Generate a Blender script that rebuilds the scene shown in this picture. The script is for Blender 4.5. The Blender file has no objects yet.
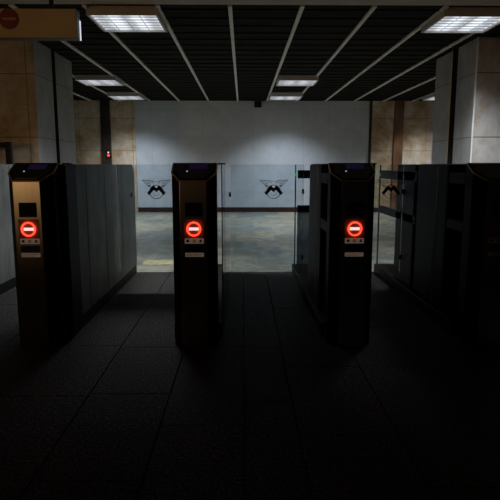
import bpy, bmesh, math, random
from mathutils import Vector, Matrix
random.seed(4)
S = bpy.context.scene
COL = S.collection

# ------------------------------------------------------------------ materials
def new_mat(name):
    m = bpy.data.materials.new(name); m.use_nodes = True
    nt = m.node_tree; b = nt.nodes['Principled BSDF']
    return m, nt, b

def mapped(nt, scale=(1, 1, 1)):
    tc = nt.nodes.new('ShaderNodeTexCoord'); mp = nt.nodes.new('ShaderNodeMapping')
    mp.inputs['Scale'].default_value = scale
    nt.links.new(tc.outputs['Object'], mp.inputs['Vector'])
    return mp.outputs['Vector']

def noise(nt, vec, scale, detail=4, rough=.55, dist=0):
    n = nt.nodes.new('ShaderNodeTexNoise')
    n.inputs['Scale'].default_value = scale; n.inputs['Detail'].default_value = detail
    n.inputs['Roughness'].default_value = rough; n.inputs['Distortion'].default_value = dist
    nt.links.new(vec, n.inputs['Vector']); return n.outputs['Fac']

def ramp(nt, fac, stops):
    r = nt.nodes.new('ShaderNodeValToRGB')
    e = r.color_ramp.elements
    while len(e) < len(stops): e.new(.5)
    for el, (p, c) in zip(e, stops):
        el.position = p; el.color = (*c, 1)
    nt.links.new(fac, r.inputs['Fac']); return r.outputs['Color']

def mixc(nt, fac, a, b, mode='MIX'):
    x = nt.nodes.new('ShaderNodeMix'); x.data_type = 'RGBA'; x.blend_type = mode
    for sock, v in ((x.inputs[0], fac), (x.inputs[6], a), (x.inputs[7], b)):
        if hasattr(v, 'links') or hasattr(v, 'is_linked'): nt.links.new(v, sock)
        else: sock.default_value = v if isinstance(v, (int, float)) else (*v, 1)
    return x.outputs[2]

def bump(nt, b, fac, strength, dist=.01):
    n = nt.nodes.new('ShaderNodeBump')
    n.inputs['Strength'].default_value = strength; n.inputs['Distance'].default_value = dist
    nt.links.new(fac, n.inputs['Height']); nt.links.new(n.outputs['Normal'], b.inputs['Normal'])

def simple(name, col, rough=.5, metal=0., nscale=None, namt=.25, bumpk=0., stretch=(1, 1, 1), spec=.5):
    m, nt, b = new_mat(name)
    b.inputs['Roughness'].default_value = rough; b.inputs['Metallic'].default_value = metal
    b.inputs['Specular IOR Level'].default_value = spec
    f = noise(nt, mapped(nt, stretch), nscale or 18)
    lo = tuple(c * (1 - namt) for c in col); hi = tuple(min(1, c * (1 + namt)) for c in col)
    nt.links.new(ramp(nt, f, [(.3, lo), (.7, hi)]), b.inputs['Base Color'])
    if bumpk: bump(nt, b, f, bumpk)
    return m

def emissive(name, col, strength, stripes=None):
    m, nt, b = new_mat(name)
    b.inputs['Base Color'].default_value = (*[c * .3 for c in col], 1)
    b.inputs['Emission Color'].default_value = (*col, 1)
    b.inputs['Emission Strength'].default_value = strength
    if stripes:
        w = nt.nodes.new('ShaderNodeTexWave'); w.wave_type = 'BANDS'; w.bands_direction = 'X'
        w.inputs['Scale'].default_value = stripes; w.inputs['Distortion'].default_value = 1.2
        w.inputs['Detail'].default_value = 2; w.inputs['Detail Scale'].default_value = 3
        nt.links.new(mapped(nt), w.inputs['Vector'])
        c = ramp(nt, w.outputs['Fac'], [(.15, tuple(x * .5 for x in col)), (.75, col)])
        nt.links.new(c, b.inputs['Emission Color'])
    return m

def joints(nt, axes, w, h, mortar=.004, off=0., shift=(0, 0), c1=(.78, .78, .78), c2=(1, 1, 1)):
    """brick-texture joint mask in the plane of the two given axes"""
    tc = nt.nodes.new('ShaderNodeTexCoord'); sp = nt.nodes.new('ShaderNodeSeparateXYZ')
    nt.links.new(tc.outputs['Object'], sp.inputs[0])
    cb = nt.nodes.new('ShaderNodeCombineXYZ')
    for k, a in enumerate(axes):
        ad = nt.nodes.new('ShaderNodeMath'); ad.operation = 'ADD'; ad.inputs[1].default_value = shift[k]
        nt.links.new(sp.outputs[a], ad.inputs[0]); nt.links.new(ad.outputs[0], cb.inputs[k])
    br = nt.nodes.new('ShaderNodeTexBrick')
    br.offset = off; br.squash = 1
    br.inputs['Scale'].default_value = 1; br.inputs['Mortar Size'].default_value = mortar
    br.inputs['Mortar Smooth'].default_value = .1
    br.inputs['Brick Width'].default_value = w; br.inputs['Row Height'].default_value = h
    br.inputs['Color1'].default_value = (*c1, 1); br.inputs['Color2'].default_value = (*c2, 1)
    nt.links.new(cb.outputs[0], br.inputs['Vector'])
    return br.outputs['Fac'], br.outputs['Color']

def marble(name, cols, axes, w, h, off=0., rough=.3, scale=1.6, shift=(0, 0), mort=.006, jcol=(.05, .045, .04), vary=.5, dist=1.6, spec=.5, c1=(.78, .78, .78), c2=(1, 1, 1)):
    m, nt, b = new_mat(name)
    v = mapped(nt)
    f = noise(nt, v, scale, 7, .6, dist)
    g = noise(nt, v, scale * 6, 5, .6, .8)
    c = ramp(nt, f, [(.28, cols[0]), (.46, cols[1]), (.58, cols[2]), (.75, cols[1])])
    c = mixc(nt, .3, c, ramp(nt, g, [(.35, cols[0]), (.65, cols[2])]))
    jf, jc = joints(nt, axes, w, h, mort, off, shift, c1, c2)
    c = mixc(nt, vary, c, jc, 'MULTIPLY')
    c = mixc(nt, jf, c, jcol)
    nt.links.new(c, b.inputs['Base Color']); b.inputs['Roughness'].default_value = rough; b.inputs['Specular IOR Level'].default_value = spec
    return m

def glass_mat(name, tint=(.86, .9, .92), ior=1.45, rough=.03):
    m = bpy.data.materials.new(name); m.use_nodes = True; nt = m.node_tree
    nt.nodes.clear()
    o = nt.nodes.new('ShaderNodeOutputMaterial'); t = nt.nodes.new('ShaderNodeBsdfTransparent')
    g = nt.nodes.new('ShaderNodeBsdfGlossy'); fr = nt.nodes.new('ShaderNodeFresnel'); mx = nt.nodes.new('ShaderNodeMixShader')
    t.inputs['Color'].default_value = (*tint, 1); g.inputs['Roughness'].default_value = rough
    fr.inputs['IOR'].default_value = ior
    # faint smudges on the pane
    f = noise(nt, mapped(nt), 7)
    nt.links.new(ramp(nt, f, [(.3, tint), (.7, tuple(min(1, x + .05) for x in tint))]), t.inputs['Color'])
    nt.links.new(fr.outputs[0], mx.inputs[0]); nt.links.new(t.outputs[0], mx.inputs[1]); nt.links.new(g.outputs[0], mx.inputs[2])
    nt.links.new(mx.outputs[0], o.inputs['Surface'])
    return m

M = {}
M['granite'] = (lambda: None)
def granite():
    m, nt, b = new_mat('dark_granite')
    v = mapped(nt)
    f = noise(nt, v, 75, 3, .75); g = noise(nt, v, 3.5, 4)
    c = ramp(nt, f, [(.36, (.013, .0105, .009)), (.55, (.055, .047, .042)), (.68, (.34, .29, .255))])
    c = mixc(nt, .8, c, ramp(nt, g, [(.3, (.55, .55, .55)), (.7, (1, 1, 1))]), 'MULTIPLY')
    nt.links.new(c, b.inputs['Base Color'])
    r = nt.nodes.new('ShaderNodeMapRange'); r.inputs['To Min'].default_value = .45; r.inputs['To Max'].default_value = .65; b.inputs['Specular IOR Level'].default_value = .15
    nt.links.new(g, r.inputs['Value']); nt.links.new(r.outputs[0], b.inputs['Roughness'])
    bump(nt, b, f, 1., .02)
    return m
M['granite'] = granite()
M['joint'] = simple('floor_joint', (.012, .011, .011), .9)
M['hall_floor'] = marble('hall_floor_tiles', [(.14, .115, .08), (.27, .24, .19), (.46, .42, .35)], 'XY', .6, .6, .5, .42, 2.2, (.12, .1), .005, (.13, .12, .10), 1., 2.2, .3, (.45, .57, .64), (1., .95, .82))
M['white_wall'] = marble('pale_wall_tiles', [(.49, .54, .61), (.55, .60, .67), (.61, .66, .73)], 'XZ', .575, .62, 0., .35, .9, (-.23 + .575 * 10, .16), .004, (.44, .47, .51), .10)
M['tan_marble'] = marble('tan_marble', [(.30, .15, .05), (.55, .39, .22), (.72, .65, .54)], 'XZ', 1.2, .72, .0, .3, 1.1, (.1, .04), .005, (.2, .15, .1), .35)
M['pale_marble'] = marble('pale_marble', [(.28, .265, .25), (.38, .37, .355), (.46, .455, .445)], 'YZ', .9, .72, 0, .3, 1.3, (.1, .04), .006, (.14, .13, .12), .3)
M['pale_marble_front'] = marble('pale_marble_front', [(.40, .23, .09), (.58, .50, .43), (.72, .70, .68)], 'XZ', .9, .72, 0, .3, 1.1, (.1, .04), .006, (.16, .14, .12), .3)
M['brown_marble'] = simple('brown_marble', (.20, .10, .055), .3, 0, 5, .5, stretch=(1, 1, .4))
M['dark_marble_and_shade'] = simple('dark_marble_and_shade', (.03, .025, .022), .35, 0, 5, .5, stretch=(1, 1, .4))  # also paints the shade of the pier slots and a wall edge
M['red_granite'] = simple('red_granite_skirting', (.035, .016, .014), .4, 0, 30, .6)
def ceil_mat():
    m, nt, b = new_mat('dark_slatted_ceiling')
    jf, jc = joints(nt, 'YX', .32, .66, .012, 0, (0, .12))
    f = noise(nt, mapped(nt), 5)
    b.inputs['Specular IOR Level'].default_value = .08
    c = mixc(nt, jf, ramp(nt, f, [(.3, (.010, .009, .008)), (.7, (.02, .018, .016))]), (.004, .004, .004))
    nt.links.new(c, b.inputs['Base Color']); b.inputs['Roughness'].default_value = .9
    return m
M['ceiling'] = ceil_mat()
M['soffit'] = simple('painted_soffit', (.42, .36, .29), .7, 0, 4, .15)
M['strip'] = simple('ceiling_strip', (.72, .70, .66), .5, .0, 12, .1)
M['side_wall'] = simple('dark_side_wall', (.12, .10, .085), .5, 0, 3, .4)
M['steel'] = simple('brushed_steel', (.46, .44, .41), .32, .9, 40, .12, stretch=(1, 1, .05))
M['panel_steel'] = simple('stained_steel_panel', (.25, .255, .24), .5, .3, 6, .3, stretch=(1, 1, .6))
M['black_steel'] = simple('dark_painted_steel', (.011, .0095, .0085), .5, 0, 30, .25, spec=.22)
M['bronze_edge_and_glint'] = simple('bright_steel_edge_and_glint', (.72, .58, .38), .45, .8, 30, .15)
M['black_gloss'] = simple('black_gloss', (.012, .012, .014), .12, 0, 20, .2)
M['black'] = simple('matte_black', (.012, .012, .012), .7, 0, 20, .2)
M['light_plate'] = simple('pale_plate', (.90, .86, .80), .5, 0, 60, .12)
M['blue_plate'] = simple('dark_blue_plate', (.035, .04, .22), .35, 0, 40, .2)
M['ink'] = simple('dark_print', (.035, .04, .055), .6, 0, 60, .1)
M['ring_red'] = emissive('red_ring_glow', (1., .045, .018), 3.0)
M['bar_pink'] = emissive('pale_bar_glow', (1., .55, .50), 1.3)
M['screen'] = emissive('violet_screen_glow', (.09, .05, .30), .035, None)
M['dot_white'] = emissive('white_led', (.8, .85, .95), .3)
M['dot_green'] = emissive('green_led', (.12, .9, .45), .5)
M['signal_red'] = emissive('red_signal', (1., .09, .08), 1.0)
M['signal_white'] = emissive('white_signal', (1., .75, .72), .7)
M['diffuser'] = emissive('lamp_diffuser', (.88, .93, 1.), 1.25, 1.3)
M['slot_light'] = emissive('sign_slot', (.9, .95, 1.), .75)
M['louvre'] = simple('louvre_white', (.8, .82, .84), .35, 0, 30, .05)
M['housing'] = simple('lamp_housing', (.55, .53, .50), .5, 0, 20, .08)
M['sign_face'] = simple('cream_sign_face', (.64, .52, .30), .55, 0, 4, .08)
M['sign_box'] = simple('dark_sign_box', (.10, .085, .07), .5, .2, 20, .15)
M['sign_red'] = simple('dark_red_disc', (.22, .02, .018), .5, 0, 20, .1)
M['sign_bar'] = simple('faded_pink_bar', (.55, .25, .2), .5, 0, 20, .1)
M['yellow_paint'] = simple('worn_yellow_paint', (.50, .43, .22), .6, 0, 14, .4)
M['lit_plate'] = emissive('backlit_plate', (1., .72, .54), .07)
M['sign_back'] = simple('sign_backing', (.22, .20, .19), .6, 0, 30, .1)
M['dark_glass'] = glass_mat('dark_glass', (.28, .31, .34), 1.4)
M['glass'] = glass_mat('clear_glass')
M['side_glass'] = glass_mat('smoky_glass', (.74, .79, .82), 1.4)

# ------------------------------------------------------------------ geometry helpers
def link(o, parent=None):
    COL.objects.link(o)
    if parent: o.parent = parent
    return o

def build(name, bm, m, parent=None, bevel=0, seg=2, loc=None, smooth=False):
    bmesh.ops.recalc_face_normals(bm, faces=bm.faces)
    me = bpy.data.meshes.new(name); bm.to_mesh(me); bm.free()
    me.materials.append(m if not isinstance(m, str) else M[m])
    if smooth:
        for p in me.polygons: p.use_smooth = True
    o = link(bpy.data.objects.new(name, me), parent)
    if bevel:
        b = o.modifiers.new('Bevel', 'BEVEL'); b.width = bevel; b.segments = seg; b.limit_method = 'ANGLE'
    if loc: o.location = loc
    return o

def add_box(bm, x0, x1, y0, y1, z0, z1):
    v = [bm.verts.new((x, y, z)) for z in (z0, z1) for y in (y0, y1) for x in (x0, x1)]
    for f in ((0, 1, 3, 2), (4, 5, 7, 6), (0, 1, 5, 4), (2, 3, 7, 6), (0, 2, 6, 4), (1, 3, 7, 5)):
        bm.faces.new([v[i] for i in f])
    return bm

def box(*a): return add_box(bmesh.new(), *a)

def add_prism(bm, pts, fn, d0, d1):
    """extrude a 2-D outline; fn(u, v, d) -> xyz"""
    a = [bm.verts.new(fn(u, v, d0)) for u, v in pts]; b = [bm.verts.new(fn(u, v, d1)) for u, v in pts]
    n = len(pts)
    bm.faces.new(a); bm.faces.new(b[::-1])
    for i in range(n): bm.faces.new((a[i], a[(i + 1) % n], b[(i + 1) % n], b[i]))
    return bm

def add_ring(bm, fn, cx, cz, r0, r1, d0, d1, n=40, a0=0., a1=2 * math.pi):
    full = abs(a1 - a0 - 2 * math.pi) < 1e-6
    k = n if full else n + 1
    rows = []
    for i in range(k):
        a = a0 + (a1 - a0) * i / n
        c, s = math.cos(a), math.sin(a)
        rows.append([bm.verts.new(fn(cx + r * c, cz + r * s, d)) for r, d in ((r0, d0), (r1, d0), (r1, d1), (r0, d1))])
    for i in range(n if full else n):
        if not full and i == n: break
        A, B = rows[i], rows[(i + 1) % k]
        for j in range(4): bm.faces.new((A[j], A[(j + 1) % 4], B[(j + 1) % 4], B[j]))
    if not full:
        bm.faces.new(rows[0]); bm.faces.new(rows[-1][::-1])
    return bm

def disc_pts(cx, cz, r, n=32): return [(cx + r * math.cos(2 * math.pi * i / n), cz + r * math.sin(2 * math.pi * i / n)) for i in range(n)]

def front(u, v, d): return (u, d, v)            # plane facing -Y: u = x, v = z, d = y

def add_stroke(bm, fn, p, q, w, d0, d1):
    (x0, z0), (x1, z1) = p, q
    L = math.hypot(x1 - x0, z1 - z0); nx, nz = -(z1 - z0) / L * w / 2, (x1 - x0) / L * w / 2
    add_prism(bm, [(x0 + nx, z0 + nz), (x1 + nx, z1 + nz), (x1 - nx, z1 - nz), (x0 - nx, z0 - nz)], fn, d0, d1)

def add_tube(bm, pts, r, n=8):
    """round bar along a polyline"""
    prev = None
    for i, p in enumerate(pts):
        p = Vector(p)
        t = (Vector(pts[min(i + 1, len(pts) - 1)]) - Vector(pts[max(i - 1, 0)])).normalized()
        u = t.cross(Vector((0, 0, 1)))
        if u.length < 1e-4: u = t.cross(Vector((1, 0, 0)))
        u.normalize(); w = t.cross(u)
        ring = [bm.verts.new(p + r * (math.cos(2 * math.pi * k / n) * u + math.sin(2 * math.pi * k / n) * w)) for k in range(n)]
        if prev:
            for k in range(n): bm.faces.new((prev[k], prev[(k + 1) % n], ring[(k + 1) % n], ring[k]))
        else: bm.faces.new(ring[::-1])
        prev = ring
    bm.faces.new(prev)
    return bm

def empty(name, loc, label, cat, group=None):
    o = bpy.data.objects.new(name, None); o.empty_display_size = .1
    link(o); o.location = loc; o['label'] = label; o['category'] = cat
    if group: o['group'] = group
    return o

def struct(name, bm, m, bevel=0):
    o = build(name, bm, m, None, bevel); o['kind'] = 'structure'; return o

# ------------------------------------------------------------------ the setting
CEIL = 2.51; YB = 12.56; YJ = 5.42
# dark granite entrance floor: slabs with open joints over a dark bed
cols_ = [-6.4, -5.7, -5.0, -4.3, -3.6, -2.9, -2.2, -1.45, -.735, -.35, .003, .225, .63, 1.35, 2.05, 2.75, 3.45, 4.15, 4.85, 5.6, 6.4]
rows_ = {-.735: [-1, .9, 1.73, 2.45, 3.12, 4.14, YJ], -.35: [-1, .6, 1.35, 2.13, 3.12, 4.0, YJ], .003: [-1, .8, 1.6, 2.37, 3.10, 4.2, YJ],
         .225: [-1, .55, 1.3, 2.037, 2.79, 4.0, YJ], .63: [-1, .9, 1.672, 2.793, 3.5, 4.4, YJ], -1.45: [-1, .5, 1.4, 2.43, 3.15, 4.14, YJ]}
bm = bmesh.new()
g = .0032
add_box(bm, -6.5, 6.5, -4, YB + .3, -.3, -.02)
for i in range(len(cols_) - 1):
    x0, x1 = cols_[i], cols_[i + 1]
    ys = rows_.get(x0) or [-1, .7 + .3 * (i % 2), 1.5 + .3 * (i % 2), 2.4, 3.12, 4.14 + .2 * (i % 2), YJ]
    ys = [-4, -2.6] + ys
    for y0, y1 in zip(ys, ys[1:]):
        add_box(bm, x0 + g, x1 - g, y0 + g, y1 - g, -.02, 0)
floor = struct('floor', bm, 'granite')
floor.data.materials.append(M['joint'])
for p in floor.data.polygons[:6]: p.material_index = 1
hall = struct('floor', box(-6.5, 6.5, YJ + .004, YB + .3, -.02, .0), 'hall_floor')

struct('wall_back', box(-6.5, 6.5, YB, YB + .3, 0, 2.9), 'white_wall')
struct('baseboard_back', box(-2.43, 2.90, YB - .02, YB, 0, .11), 'red_granite', .003)
# marble cladding, pilasters and a painted shadow edge of the back wall
n_trim = [0]
def trim(bm, m, bevel=0):
    n_trim[0] += 1
    return struct('trim_%d' % n_trim[0], bm, m, bevel)
for x0, x1, m, d in ((-4.9, -3.80, 'dark_marble_and_shade', .03), (-3.80, -3.20, 'tan_marble', .035), (-3.20, -2.99, 'dark_marble_and_shade', .10), (-2.99, -2.43, 'tan_marble', .035),
                     (2.87, 2.925, 'dark_marble_and_shade', .05), (2.925, 3.43, 'tan_marble', .035), (3.43, 3.645, 'brown_marble', .08), (3.645, 4.20, 'tan_marble', .035), (4.20, 5.2, 'pale_marble_front', .03)):  # narrow first strip paints the shadow beside the pale tiles
    struct('wall_back', box(x0 + .002, x1 - .002, YB - d, YB - .001, 0, CEIL), m, .004)
trim(box(2.925, 5.2, YB - .055, YB - .036, 0, .1), 'red_granite')
struct('wall_left', box(-6.5, -6.3, -4, YB, 0, 2.9), 'side_wall')
struct('wall_right', box(6.3, 6.5, -4, YB, 0, 2.9), 'side_wall')

# piers left and right of the barrier line, each flank with a slot painted dark as shade
def pier(name, xin, s, y0, ys0, ys1, y1, mf, mside):
    X = lambda a: (min(xin + s * a, xin + s * 3.6), max(xin + s * a, xin + s * 3.6))
    bm = bmesh.new()
    a = X(0); add_box(bm, a[0], a[1], y0, ys0, 0, CEIL)
    a = X(0); add_box(bm, a[0], a[1], ys1, y1, 0, CEIL)
    o = struct(name, bm, mf, .006)
    o.data.materials.append(M[mside]); o.data.materials.append(M['dark_marble_and_shade'])
    for p in o.data.polygons:
        if abs(p.normal.x) > .5: p.material_index = 1
        elif ys0 - .05 < p.center.y < ys1 + .05: p.material_index = 2  # slot faces coloured dark to give the recess its shade
    b2 = bmesh.new(); a = X(.32); add_box(b2, a[0], a[1], ys0 + .001, ys1 - .001, 0, CEIL)
    struct(name, b2, 'dark_marble_and_shade')
pier('wall_left_pier', -2.40, -1, 6.50, 7.10, 7.22, 7.92, 'tan_marble', 'pale_marble')
pier('wall_right_pier', 2.66, 1, 6.36, 6.93, 7.10, 7.70, 'pale_marble_front', 'pale_marble')
# bright metal corner bead on the right pier's far half
trim(add_tube(bmesh.new(), [(2.655, 7.10, 0), (2.655, 7.10, CEIL)], .008), 'bronze_edge_and_glint')

trim(add_tube(bmesh.new(), [(2.662, 6.362, 0), (2.662, 6.362, CEIL)], .011), 'light_plate')
# ceiling: dark slatted field with pale strips running away, lower soffit over the entrance
struct('ceiling', box(-6.5, 6.5, 5.13, YB + .3, CEIL, CEIL + .1), 'ceiling')
struct('ceiling', box(-6.5, 6.5, -4, 5.128, 2.50, 2.62), 'soffit')
for k in range(-8, 9):
    x = -.115 + .655 * k
    trim(box(x - .018, x + .018, 5.14, YB - .11, CEIL - .022, CEIL - .001), 'strip')
bm = bmesh.new()
for k in range(24):
    y = 5.3 + .3 * k
    add_box(bm, -6.3, 6.3, y, y + .012, CEIL - .010, CEIL - .0005)
trim(bm, 'ceiling')

# ------------------------------------------------------------------ ceiling lights
def lamp(x, y, label, power):
    root = empty('ceiling_light', (x, y, 2.43), label, 'ceiling light', 'square ceiling lights of the hall')
    h = .325
    bm = bmesh.new()
    add_box(bm, -h, h, -h, -h + .022, .0, .0785); add_box(bm, -h, h, h - .022, h, .0, .0785)
    add_box(bm, -h, -h + .022, -h + .022, h - .022, .0, .0785); add_box(bm, h - .022, h, -h + .022, h - .022, .0, .0785)
    add_box(bm, -h + .022, h - .022, -h + .022, h - .022, .058, .0785)
    build('housing', bm, 'housing', root)
    d = h - .024
    build('diffuser', box(-d, d, -d, d, .022, .056), 'diffuser', root)
    bm = bmesh.new()
    for k in range(1, 6):
        add_box(bm, -d, d, -d + 2 * d * k / 6 - .0025, -d + 2 * d * k / 6 + .0025, .008, .021)
    for k in range(1, 4):
        add_box(bm, -d + 2 * d * k / 4 - .003, -d + 2 * d * k / 4 + .003, -d, d, .004, .008)
    build('louvre', bm, 'louvre', root)
    L = bpy.data.lights.new('lamp_glow', 'AREA'); L.shape = 'SQUARE'; L.size = 2 * d - .02
    L.energy = power; L.color = (.86, .93, 1.0); L.spread = math.radians(116)
    lo = bpy.data.objects.new('lamp_glow', L); link(lo); lo.location = (x, y, 2.428)
    return root
PW = 27
lamp(-1.10, 5.53, 'square ceiling light over the left passage, right of the cream sign', PW)
lamp(2.17, 5.53, 'square ceiling light at upper right, in front of the right pier', PW)
lamp(-2.37, 9.35, 'square ceiling light seen beside the left pier, nearer of that pair', PW)
lamp(.90, 9.35, 'square ceiling light right of centre, nearer of the middle pair', PW)
lamp(-2.37, 11.42, 'square ceiling light at left close to the back wall, farther of that pair', PW)
lamp(.87, 11.42, 'square ceiling light right of centre close to the back wall, farther of the middle pair', PW)
lamp(4.12, 11.42, 'square ceiling light partly hidden behind the right pier', PW)

# ------------------------------------------------------------------ turnstiles
def top_z(y): return .99 + .548 * y
def footprint(s=0.):
    return [(-.078, 0 + s), (.078, 0 + s), (.13 - s, .082), (.13 - s, .19 - s), (-.13 + s, .19 - s), (-.13 + s, .082)]

def wing_emblem(bm, cx, cz, d0, d1):
    """winged ring with a broad-legged letter M; drawn in tenths of a photo pixel, 118.7 px = 1 m"""
    k = 1 / 1270.
    P = lambda u, v: (cx + (u - 262) * k, cz - (v - 188) * k)
    out = [(184, 258), (164, 230), (228, 158), (240, 158), (262, 184), (284, 158), (296, 158), (360, 230), (339, 258), (286, 200), (262, 226), (238, 200)]
    add_prism(bm, [P(*p) for p in out], front, d0, d1)
    c = P(262, 221)
    add_ring(bm, front, c[0], c[1], 68 * k, 75 * k, d0, d1, 40)
    add_ring(bm, front, c[0], c[1], 34 * k, 39 * k, d0, d1, 16, math.radians(215), math.radians(325))
    for s in (1, -1):
        Q = lambda u, v: P(262 + s * (u - 262), v)
        for a, b, w in (((112, 96), (216, 104), 6), ((216, 104), (238, 132), 6), ((112, 96), (150, 132), 5), ((150, 132), (186, 166), 5),
                        ((142, 112), (212, 122), 5), ((160, 130), (206, 138), 5), ((168, 148), (204, 156), 8), ((182, 160), (200, 172), 8), ((216, 104), (262, 112), 4)):
            add_stroke(bm, front, Q(*a), Q(*b), w * k, d0, d1)
    return bm

def turnstile(x, label, side='steel', flap=None, flap_logo=0., rear_cab=False, lit=True):
    R = empty('turnstile', (x, 3.10, 0), label, 'turnstile')
    # front pillar with chamfered corners and a sloping top
    bm = bmesh.new(); fp = footprint()
    lo = [bm.verts.new((u, v, 0)) for u, v in fp]; hi = [bm.verts.new((u, v, top_z(v))) for u, v in fp]
    bm.faces.new(lo[::-1]); bm.faces.new(hi)
    for i in range(6): bm.faces.new((lo[i], lo[(i + 1) % 6], hi[(i + 1) % 6], hi[i]))
    cab = build('front_cabinet', bm, 'steel', R, .003)
    cab.data.materials.append(M['black_steel'])
    for p in cab.data.polygons:
        if p.normal.y > .5 or abs(p.normal.x) > .4 or p.normal.z > .7: p.material_index = 1
    # bright rim round the sloping top
    bm = bmesh.new()
    rim = [(-.13, .18), (-.13, .082), (-.078, 0), (.078, 0), (.13, .082), (.13, .18)]
    add_tube(bm, [(u, v, top_z(v) - .001) for u, v in rim], .0045, 6)
    build('top_rim', bm, 'bronze_edge_and_glint', R)
    # display
    dp = [(-.066, .018), (.066, .018), (.112, .088), (.112, .172), (-.112, .172), (-.112, .088)]
    bm = bmesh.new(); add_prism(bm, dp, lambda u, v, d: (u, v, top_z(v) + d), -.004, .006)
    disp = build('display', bm, 'black_gloss', R)
    bm = bmesh.new(); add_prism(bm, [(-.03, .11), (.075, .11), (.075, .16), (-.03, .16)], lambda u, v, d: (u, v, top_z(v) + d), .0055, .0075)
    build('screen', bm, 'screen' if lit else 'black_gloss', disp)['label'] = 'faint violet screen' if lit else 'unlit screen'
    bm = bmesh.new(); add_prism(bm, disc_pts(-.040, .085, .005, 16), lambda u, v, d: (u, v, top_z(v) + d), .0055, .009)
    build('indicator', bm, 'dot_white' if lit else 'light_plate', disp)['label'] = 'small white light'
    # card reader window
    rd = build('card_reader', box(-.047, .050, -.010, .004, .785, .868), 'black', R, .004); rd['label'] = 'black reader window'
    build('reader_glass', box(-.039, .042, -.0125, -.0095, .793, .860), 'black_gloss', rd, .001)
    # lit no-entry ring
    bm = bmesh.new(); add_prism(bm, [(-.056, .662), (.060, .662), (.060, .772), (-.056, .772)], front, -.003, .003)
    pl = build('no_entry_light', bm, 'sign_back', R); pl['label'] = 'glowing red no entry sign' if lit else 'unlit no entry sign'
    bm = add_ring(bmesh.new(), front, .002, .716, .0335, .0420, -.013, -.008, 48)
    build('ring', bm, 'ring_red' if lit else 'sign_red', pl)['label'] = 'glowing red ring' if lit else 'unlit red ring'
    bm = add_prism(bmesh.new(), [(-.026, .708), (.030, .708), (.030, .724), (-.026, .724)], front, -.0075, -.0025)
    build('bar', bm, 'bar_pink' if lit else 'sign_bar', pl)['label'] = 'glowing pale bar' if lit else 'unlit pale bar'
    # plates below
    pp = build('pictogram_plate', box(-.052, .058, -.004, .002, .630, .661), 'lit_plate' if lit else 'light_plate', R, .001); pp['label'] = 'pale plate with three dark pictograms'
    build('pictogram', add_prism(bmesh.new(), disc_pts(-.034, .646, .0085, 12), front, -.0052, -.0035), 'ink', pp)
    build('pictogram', add_ring(bmesh.new(), front, .003, .646, .005, .009, -.0052, -.0035, 16), 'ink', pp)
    build('pictogram', add_prism(bmesh.new(), [(.030, .638), (.050, .638), (.050, .643), (.044, .643), (.046, .655), (.033, .652), (.036, .643), (.030, .643)], front, -.0052, -.0035), 'ink', pp)
    build('card_slot', box(-.050, .055, -.004, .002, .584, .620), 'blue_plate', R, .001)['label'] = 'dark blue plate'
    lp = build('label_plate', box(-.050, .058, -.004, .002, .553, .576), 'lit_plate' if lit else 'light_plate', R, .001); lp['label'] = 'pale narrow label'
    for k in range(2):
        bm = bmesh.new(); add_stroke(bm, front, (-.044, .568 - k * .008), (.050 - .02 * k, .568 - k * .008), .0018, -.0048, -.0035)
        build('print_line', bm, 'ink', lp)
    # housing behind
    build('base', box(-.15, .155, .20, 2.29, 0, .09), 'black_steel', R, .006)
    build('mid_cabinet', box(-.13, .02, .46, 1.10, .09, 1.088), 'black_steel', R, .02, 3)
    for z0, z1 in ((.965, 1.03), (.67, .735)):
        build('rail', box(-.13, -.09, .192, .455, z0, z1), 'black_steel', R, .004)
    for z0, z1 in ((.95, 1.03), (.615, .685)):
        build('rail', box(-.13, -.09, 1.102, 2.254, z0, z1) if rear_cab else box(-.105, .03, 2.235, 2.275, z0, z1), 'black_steel', R, .006)
    if not rear_cab:
        build('lower_panel', box(-.105, .03, 2.25, 2.26, .09, .614), 'dark_glass', R)['label'] = 'dark glass infill'
    build('rear_post', box(-.13, -.118, 2.262, 2.28, .09, 1.085), 'panel_steel', R, .002)
    build('status_light', add_prism(bmesh.new(), disc_pts(-.118, .985, .013, 16), lambda u, v, d: (u, d, v), 2.236 - .012, 2.27), 'dot_green', R)['label'] = 'small green light'
    build('highlight_bar', add_tube(bmesh.new(), [(-.128, .66, .1), (-.128, .66, 1.07)], .004, 6), 'bronze_edge_and_glint', R)  # bright bar drawing a vertical highlight onto the mid cabinet
    if rear_cab:
        build('rear_cabinet', box(-.13, .10, 1.15, 1.66, .09, 1.086), 'black_steel', R, .015, 3)
    # side panel on the right with one rounded top corner, bolts and seams
    y0, y1, z0, z1, rr = .205, 2.28, .09, 1.085, .12
    pts = [(y0, z0), (y1, z0)] + [(y1 - rr + rr * math.cos(a), z1 - rr + rr * math.sin(a)) for a in [math.pi / 2 * i / 10 for i in range(11)]] + [(y0, z1)]
    bm = bmesh.new(); add_prism(bm, pts, lambda u, v, d: (d, u, v), .142 if side == 'steel' else .154, .160)
    sp = build('side_panel', bm, 'panel_steel' if side == 'steel' else 'side_glass', R)
    sp['label'] = 'grey steel side panel' if side == 'steel' else 'clear glass side panel'
    if side == 'steel':
        for yy in (.62, 1.12, 1.68): build('seam', box(.1595, .1612, yy, yy + .006, .1, 1.08), 'black', sp)
        build('mechanism_cover', box(.10, .1645, .195, .40, .09, 1.084), 'black_steel', R, .004)
    bm = bmesh.new(); add_prism(bm, disc_pts(2.10, .80, .022, 16), lambda u, v, d: (d, u, v), .136, .170)
    build('bolt', bm, 'black', sp)['label'] = 'dark bolt'
    build('panel_clamp', box(.13, .178, .24, .30, 1.083, 1.092), 'black_steel', R, .003)
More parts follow.
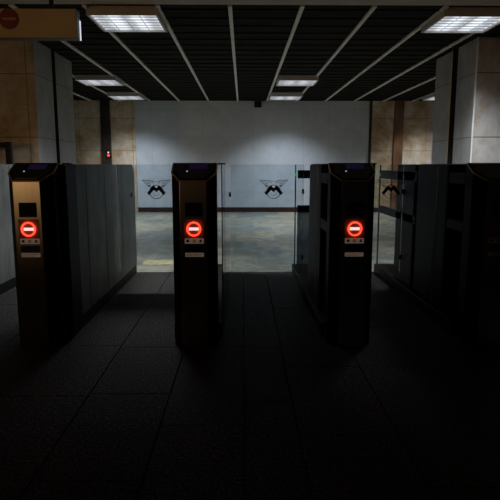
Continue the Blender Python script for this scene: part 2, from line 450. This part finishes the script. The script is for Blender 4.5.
    # glass flap with the emblem, hinged on the left flank
    if flap:
        w = flap
        f = build('glass_flap', box(-.135 - w, -.135, 1.444, 1.456, .165, 1.082), 'glass', R, .002)
        f['label'] = 'clear glass gate leaf'
        e = wing_emblem(bmesh.new(), flap_logo, .884, 1.4405, 1.4438)
        build('emblem', e, 'ink', f)['label'] = 'dark winged ring emblem with a broad M'
        for z in (.28, .84):
            build('hinge', box(-.148, -.1305, 1.436, 1.464, z, z + .04), 'black_steel', f, .003)
    return R

turnstile(-2.20, 'turnstile at the far left edge of the photo, only its grey side panel showing')
turnstile(-1.232, 'turnstile with long grey side panel and brightest front, left of the three glowing signs')
turnstile(-.286, 'turnstile standing in the middle, its narrow front seen head on between two passages', 'glass', .63, -.724 + .286)
turnstile(.643, 'turnstile right of centre with dark post and rails behind its front', 'glass', .61, .256 - .643)
turnstile(1.48, 'unlit dark turnstile at the right edge of the photo', 'glass', .50, 1.242 - 1.48, True, False)

# ------------------------------------------------------------------ hanging sign
R = empty('hanging_sign', (-2.0, 4.75, 2.128), 'cream box sign with a dark red no entry disc hanging at upper left', 'sign')
build('sign_box', box(-.70, .615, .012, .11, 0, .235), 'sign_box', R, .004)
build('face_panel', box(-.70, .612, 0, .012, .004, .231), 'sign_face', R, .002)['label'] = 'cream front panel'
bm = add_prism(bmesh.new(), disc_pts(.062, .150, .083, 40), front, -.004, .002)
dsc = build('no_entry_disc', bm, 'sign_red', R); dsc['label'] = 'dark red disc with faded bar'
build('bar', add_prism(bmesh.new(), [(.008, .141), (.116, .141), (.116, .159), (.008, .159)], front, -.006, -.003), 'sign_bar', dsc)
build('light_slot', box(.613, .622, .090, .106, .0, .16), 'slot_light', R)['label'] = 'thin white lit slot on the end'
for xx in (-.45, .4):
    build('bracket', box(xx - .015, xx + .015, .04, .07, .234, .3715), 'black_steel', R)

# ------------------------------------------------------------------ small things
# black framed service gate between the far left turnstile and the left pier
R = empty('service_gate', (-2.565, 6.05, 0), 'black framed gate standing before the left pier, at the left edge', 'gate')
for xx in (0, -1.05): build('post', box(xx - .03, xx + .03, -.03, .03, 0, 1.33), 'black_steel', R, .004)
for z in (.12, 1.27): build('rail', box(-1.018, -.032, -.02, .02, z, z + .055), 'black_steel', R, .004)
bm = bmesh.new()
for k in range(1, 7): add_box(bm, -.032 - k * .141 - .006, -.032 - k * .141 + .006, -.006, .006, .176, .9)
add_box(bm, -1.018, -.032, -.012, .012, .9, .93)
build('grille', bm, 'black_steel', R)

R = empty('signal_light', (-3.04, YB - .10, 1.25), 'tiny red signal light on the dark strip of the back wall at left', 'light')
build('housing', box(-.045, .045, -.03, .003, 0, .15), 'black_steel', R, .004)
build('lens', add_prism(bmesh.new(), disc_pts(0, .045, .032, 20), front, -.036, -.028), 'signal_red', R)['label'] = 'glowing red lens'
build('lens', add_prism(bmesh.new(), disc_pts(0, .11, .02, 20), front, -.036, -.028), 'signal_white', R)['label'] = 'small pinkish white lens'

R = empty('wall_speaker', (.34, YB, 2.36), 'small dark box fixed high on the pale back wall', 'speaker')
build('cabinet', box(-.08, .08, -.10, -.002, 0, .13), 'black', R, .006)
build('grille', box(-.068, .068, -.106, -.099, .012, .118), 'black_steel', R, .002)

bm = bmesh.new()
add_prism(bm, [(-.18, -.15), (-.05, -.17), (.10, -.14), (.19, -.16), (.19, .15), (.02, .17), (-.19, .13)], lambda u, v, d: (u, v, d), .0005, .003)
o = build('floor_marking', bm, 'yellow_paint', None, loc=(-.93, 5.98, 0))
o['label'] = 'worn yellow paint mark on the hall floor beyond the left passage'; o['category'] = 'floor marking'

# ------------------------------------------------------------------ light, camera
# warm lamp of the ticket hall behind the camera, to the left
L = bpy.data.lights.new('entrance_lamp', 'SPOT'); L.shadow_soft_size = .28
L.energy = 105; L.color = (1., .56, .22); L.spot_size = math.radians(76); L.spot_blend = .24
lo = bpy.data.objects.new('entrance_lamp', L); link(lo); lo.location = (-3.9, -2.5, 1.5)
e, a = math.radians(29), math.radians(21)
lo.rotation_euler = Vector((math.sin(a) * math.cos(e), math.cos(a) * math.cos(e), math.sin(e))).to_track_quat('-Z', 'Y').to_euler()

W = bpy.data.worlds.new('World'); S.world = W; W.use_nodes = True
bg = W.node_tree.nodes['Background']; bg.inputs['Color'].default_value = (.5, .55, .65, 1); bg.inputs['Strength'].default_value = .003

cam = bpy.data.cameras.new('Camera'); cam.sensor_width = 36; cam.lens = 36 * 540 / 500; cam.clip_start = .05
co = bpy.data.objects.new('Camera', cam); link(co); co.location = (0, 0, 1.08)
co.rotation_euler = (math.radians(90 - 8.9454), 0, math.radians(-.7336))
S.camera = co
vs = S.view_settings
vs.view_transform = 'Standard'; vs.look = 'None'; vs.gamma = 1; vs.use_curve_mapping = False; vs.exposure = 0
S.cycles.use_denoising = True
S.cycles.max_bounces = 8; S.cycles.transparent_max_bounces = 24
S.cycles.sample_clamp_indirect = 4
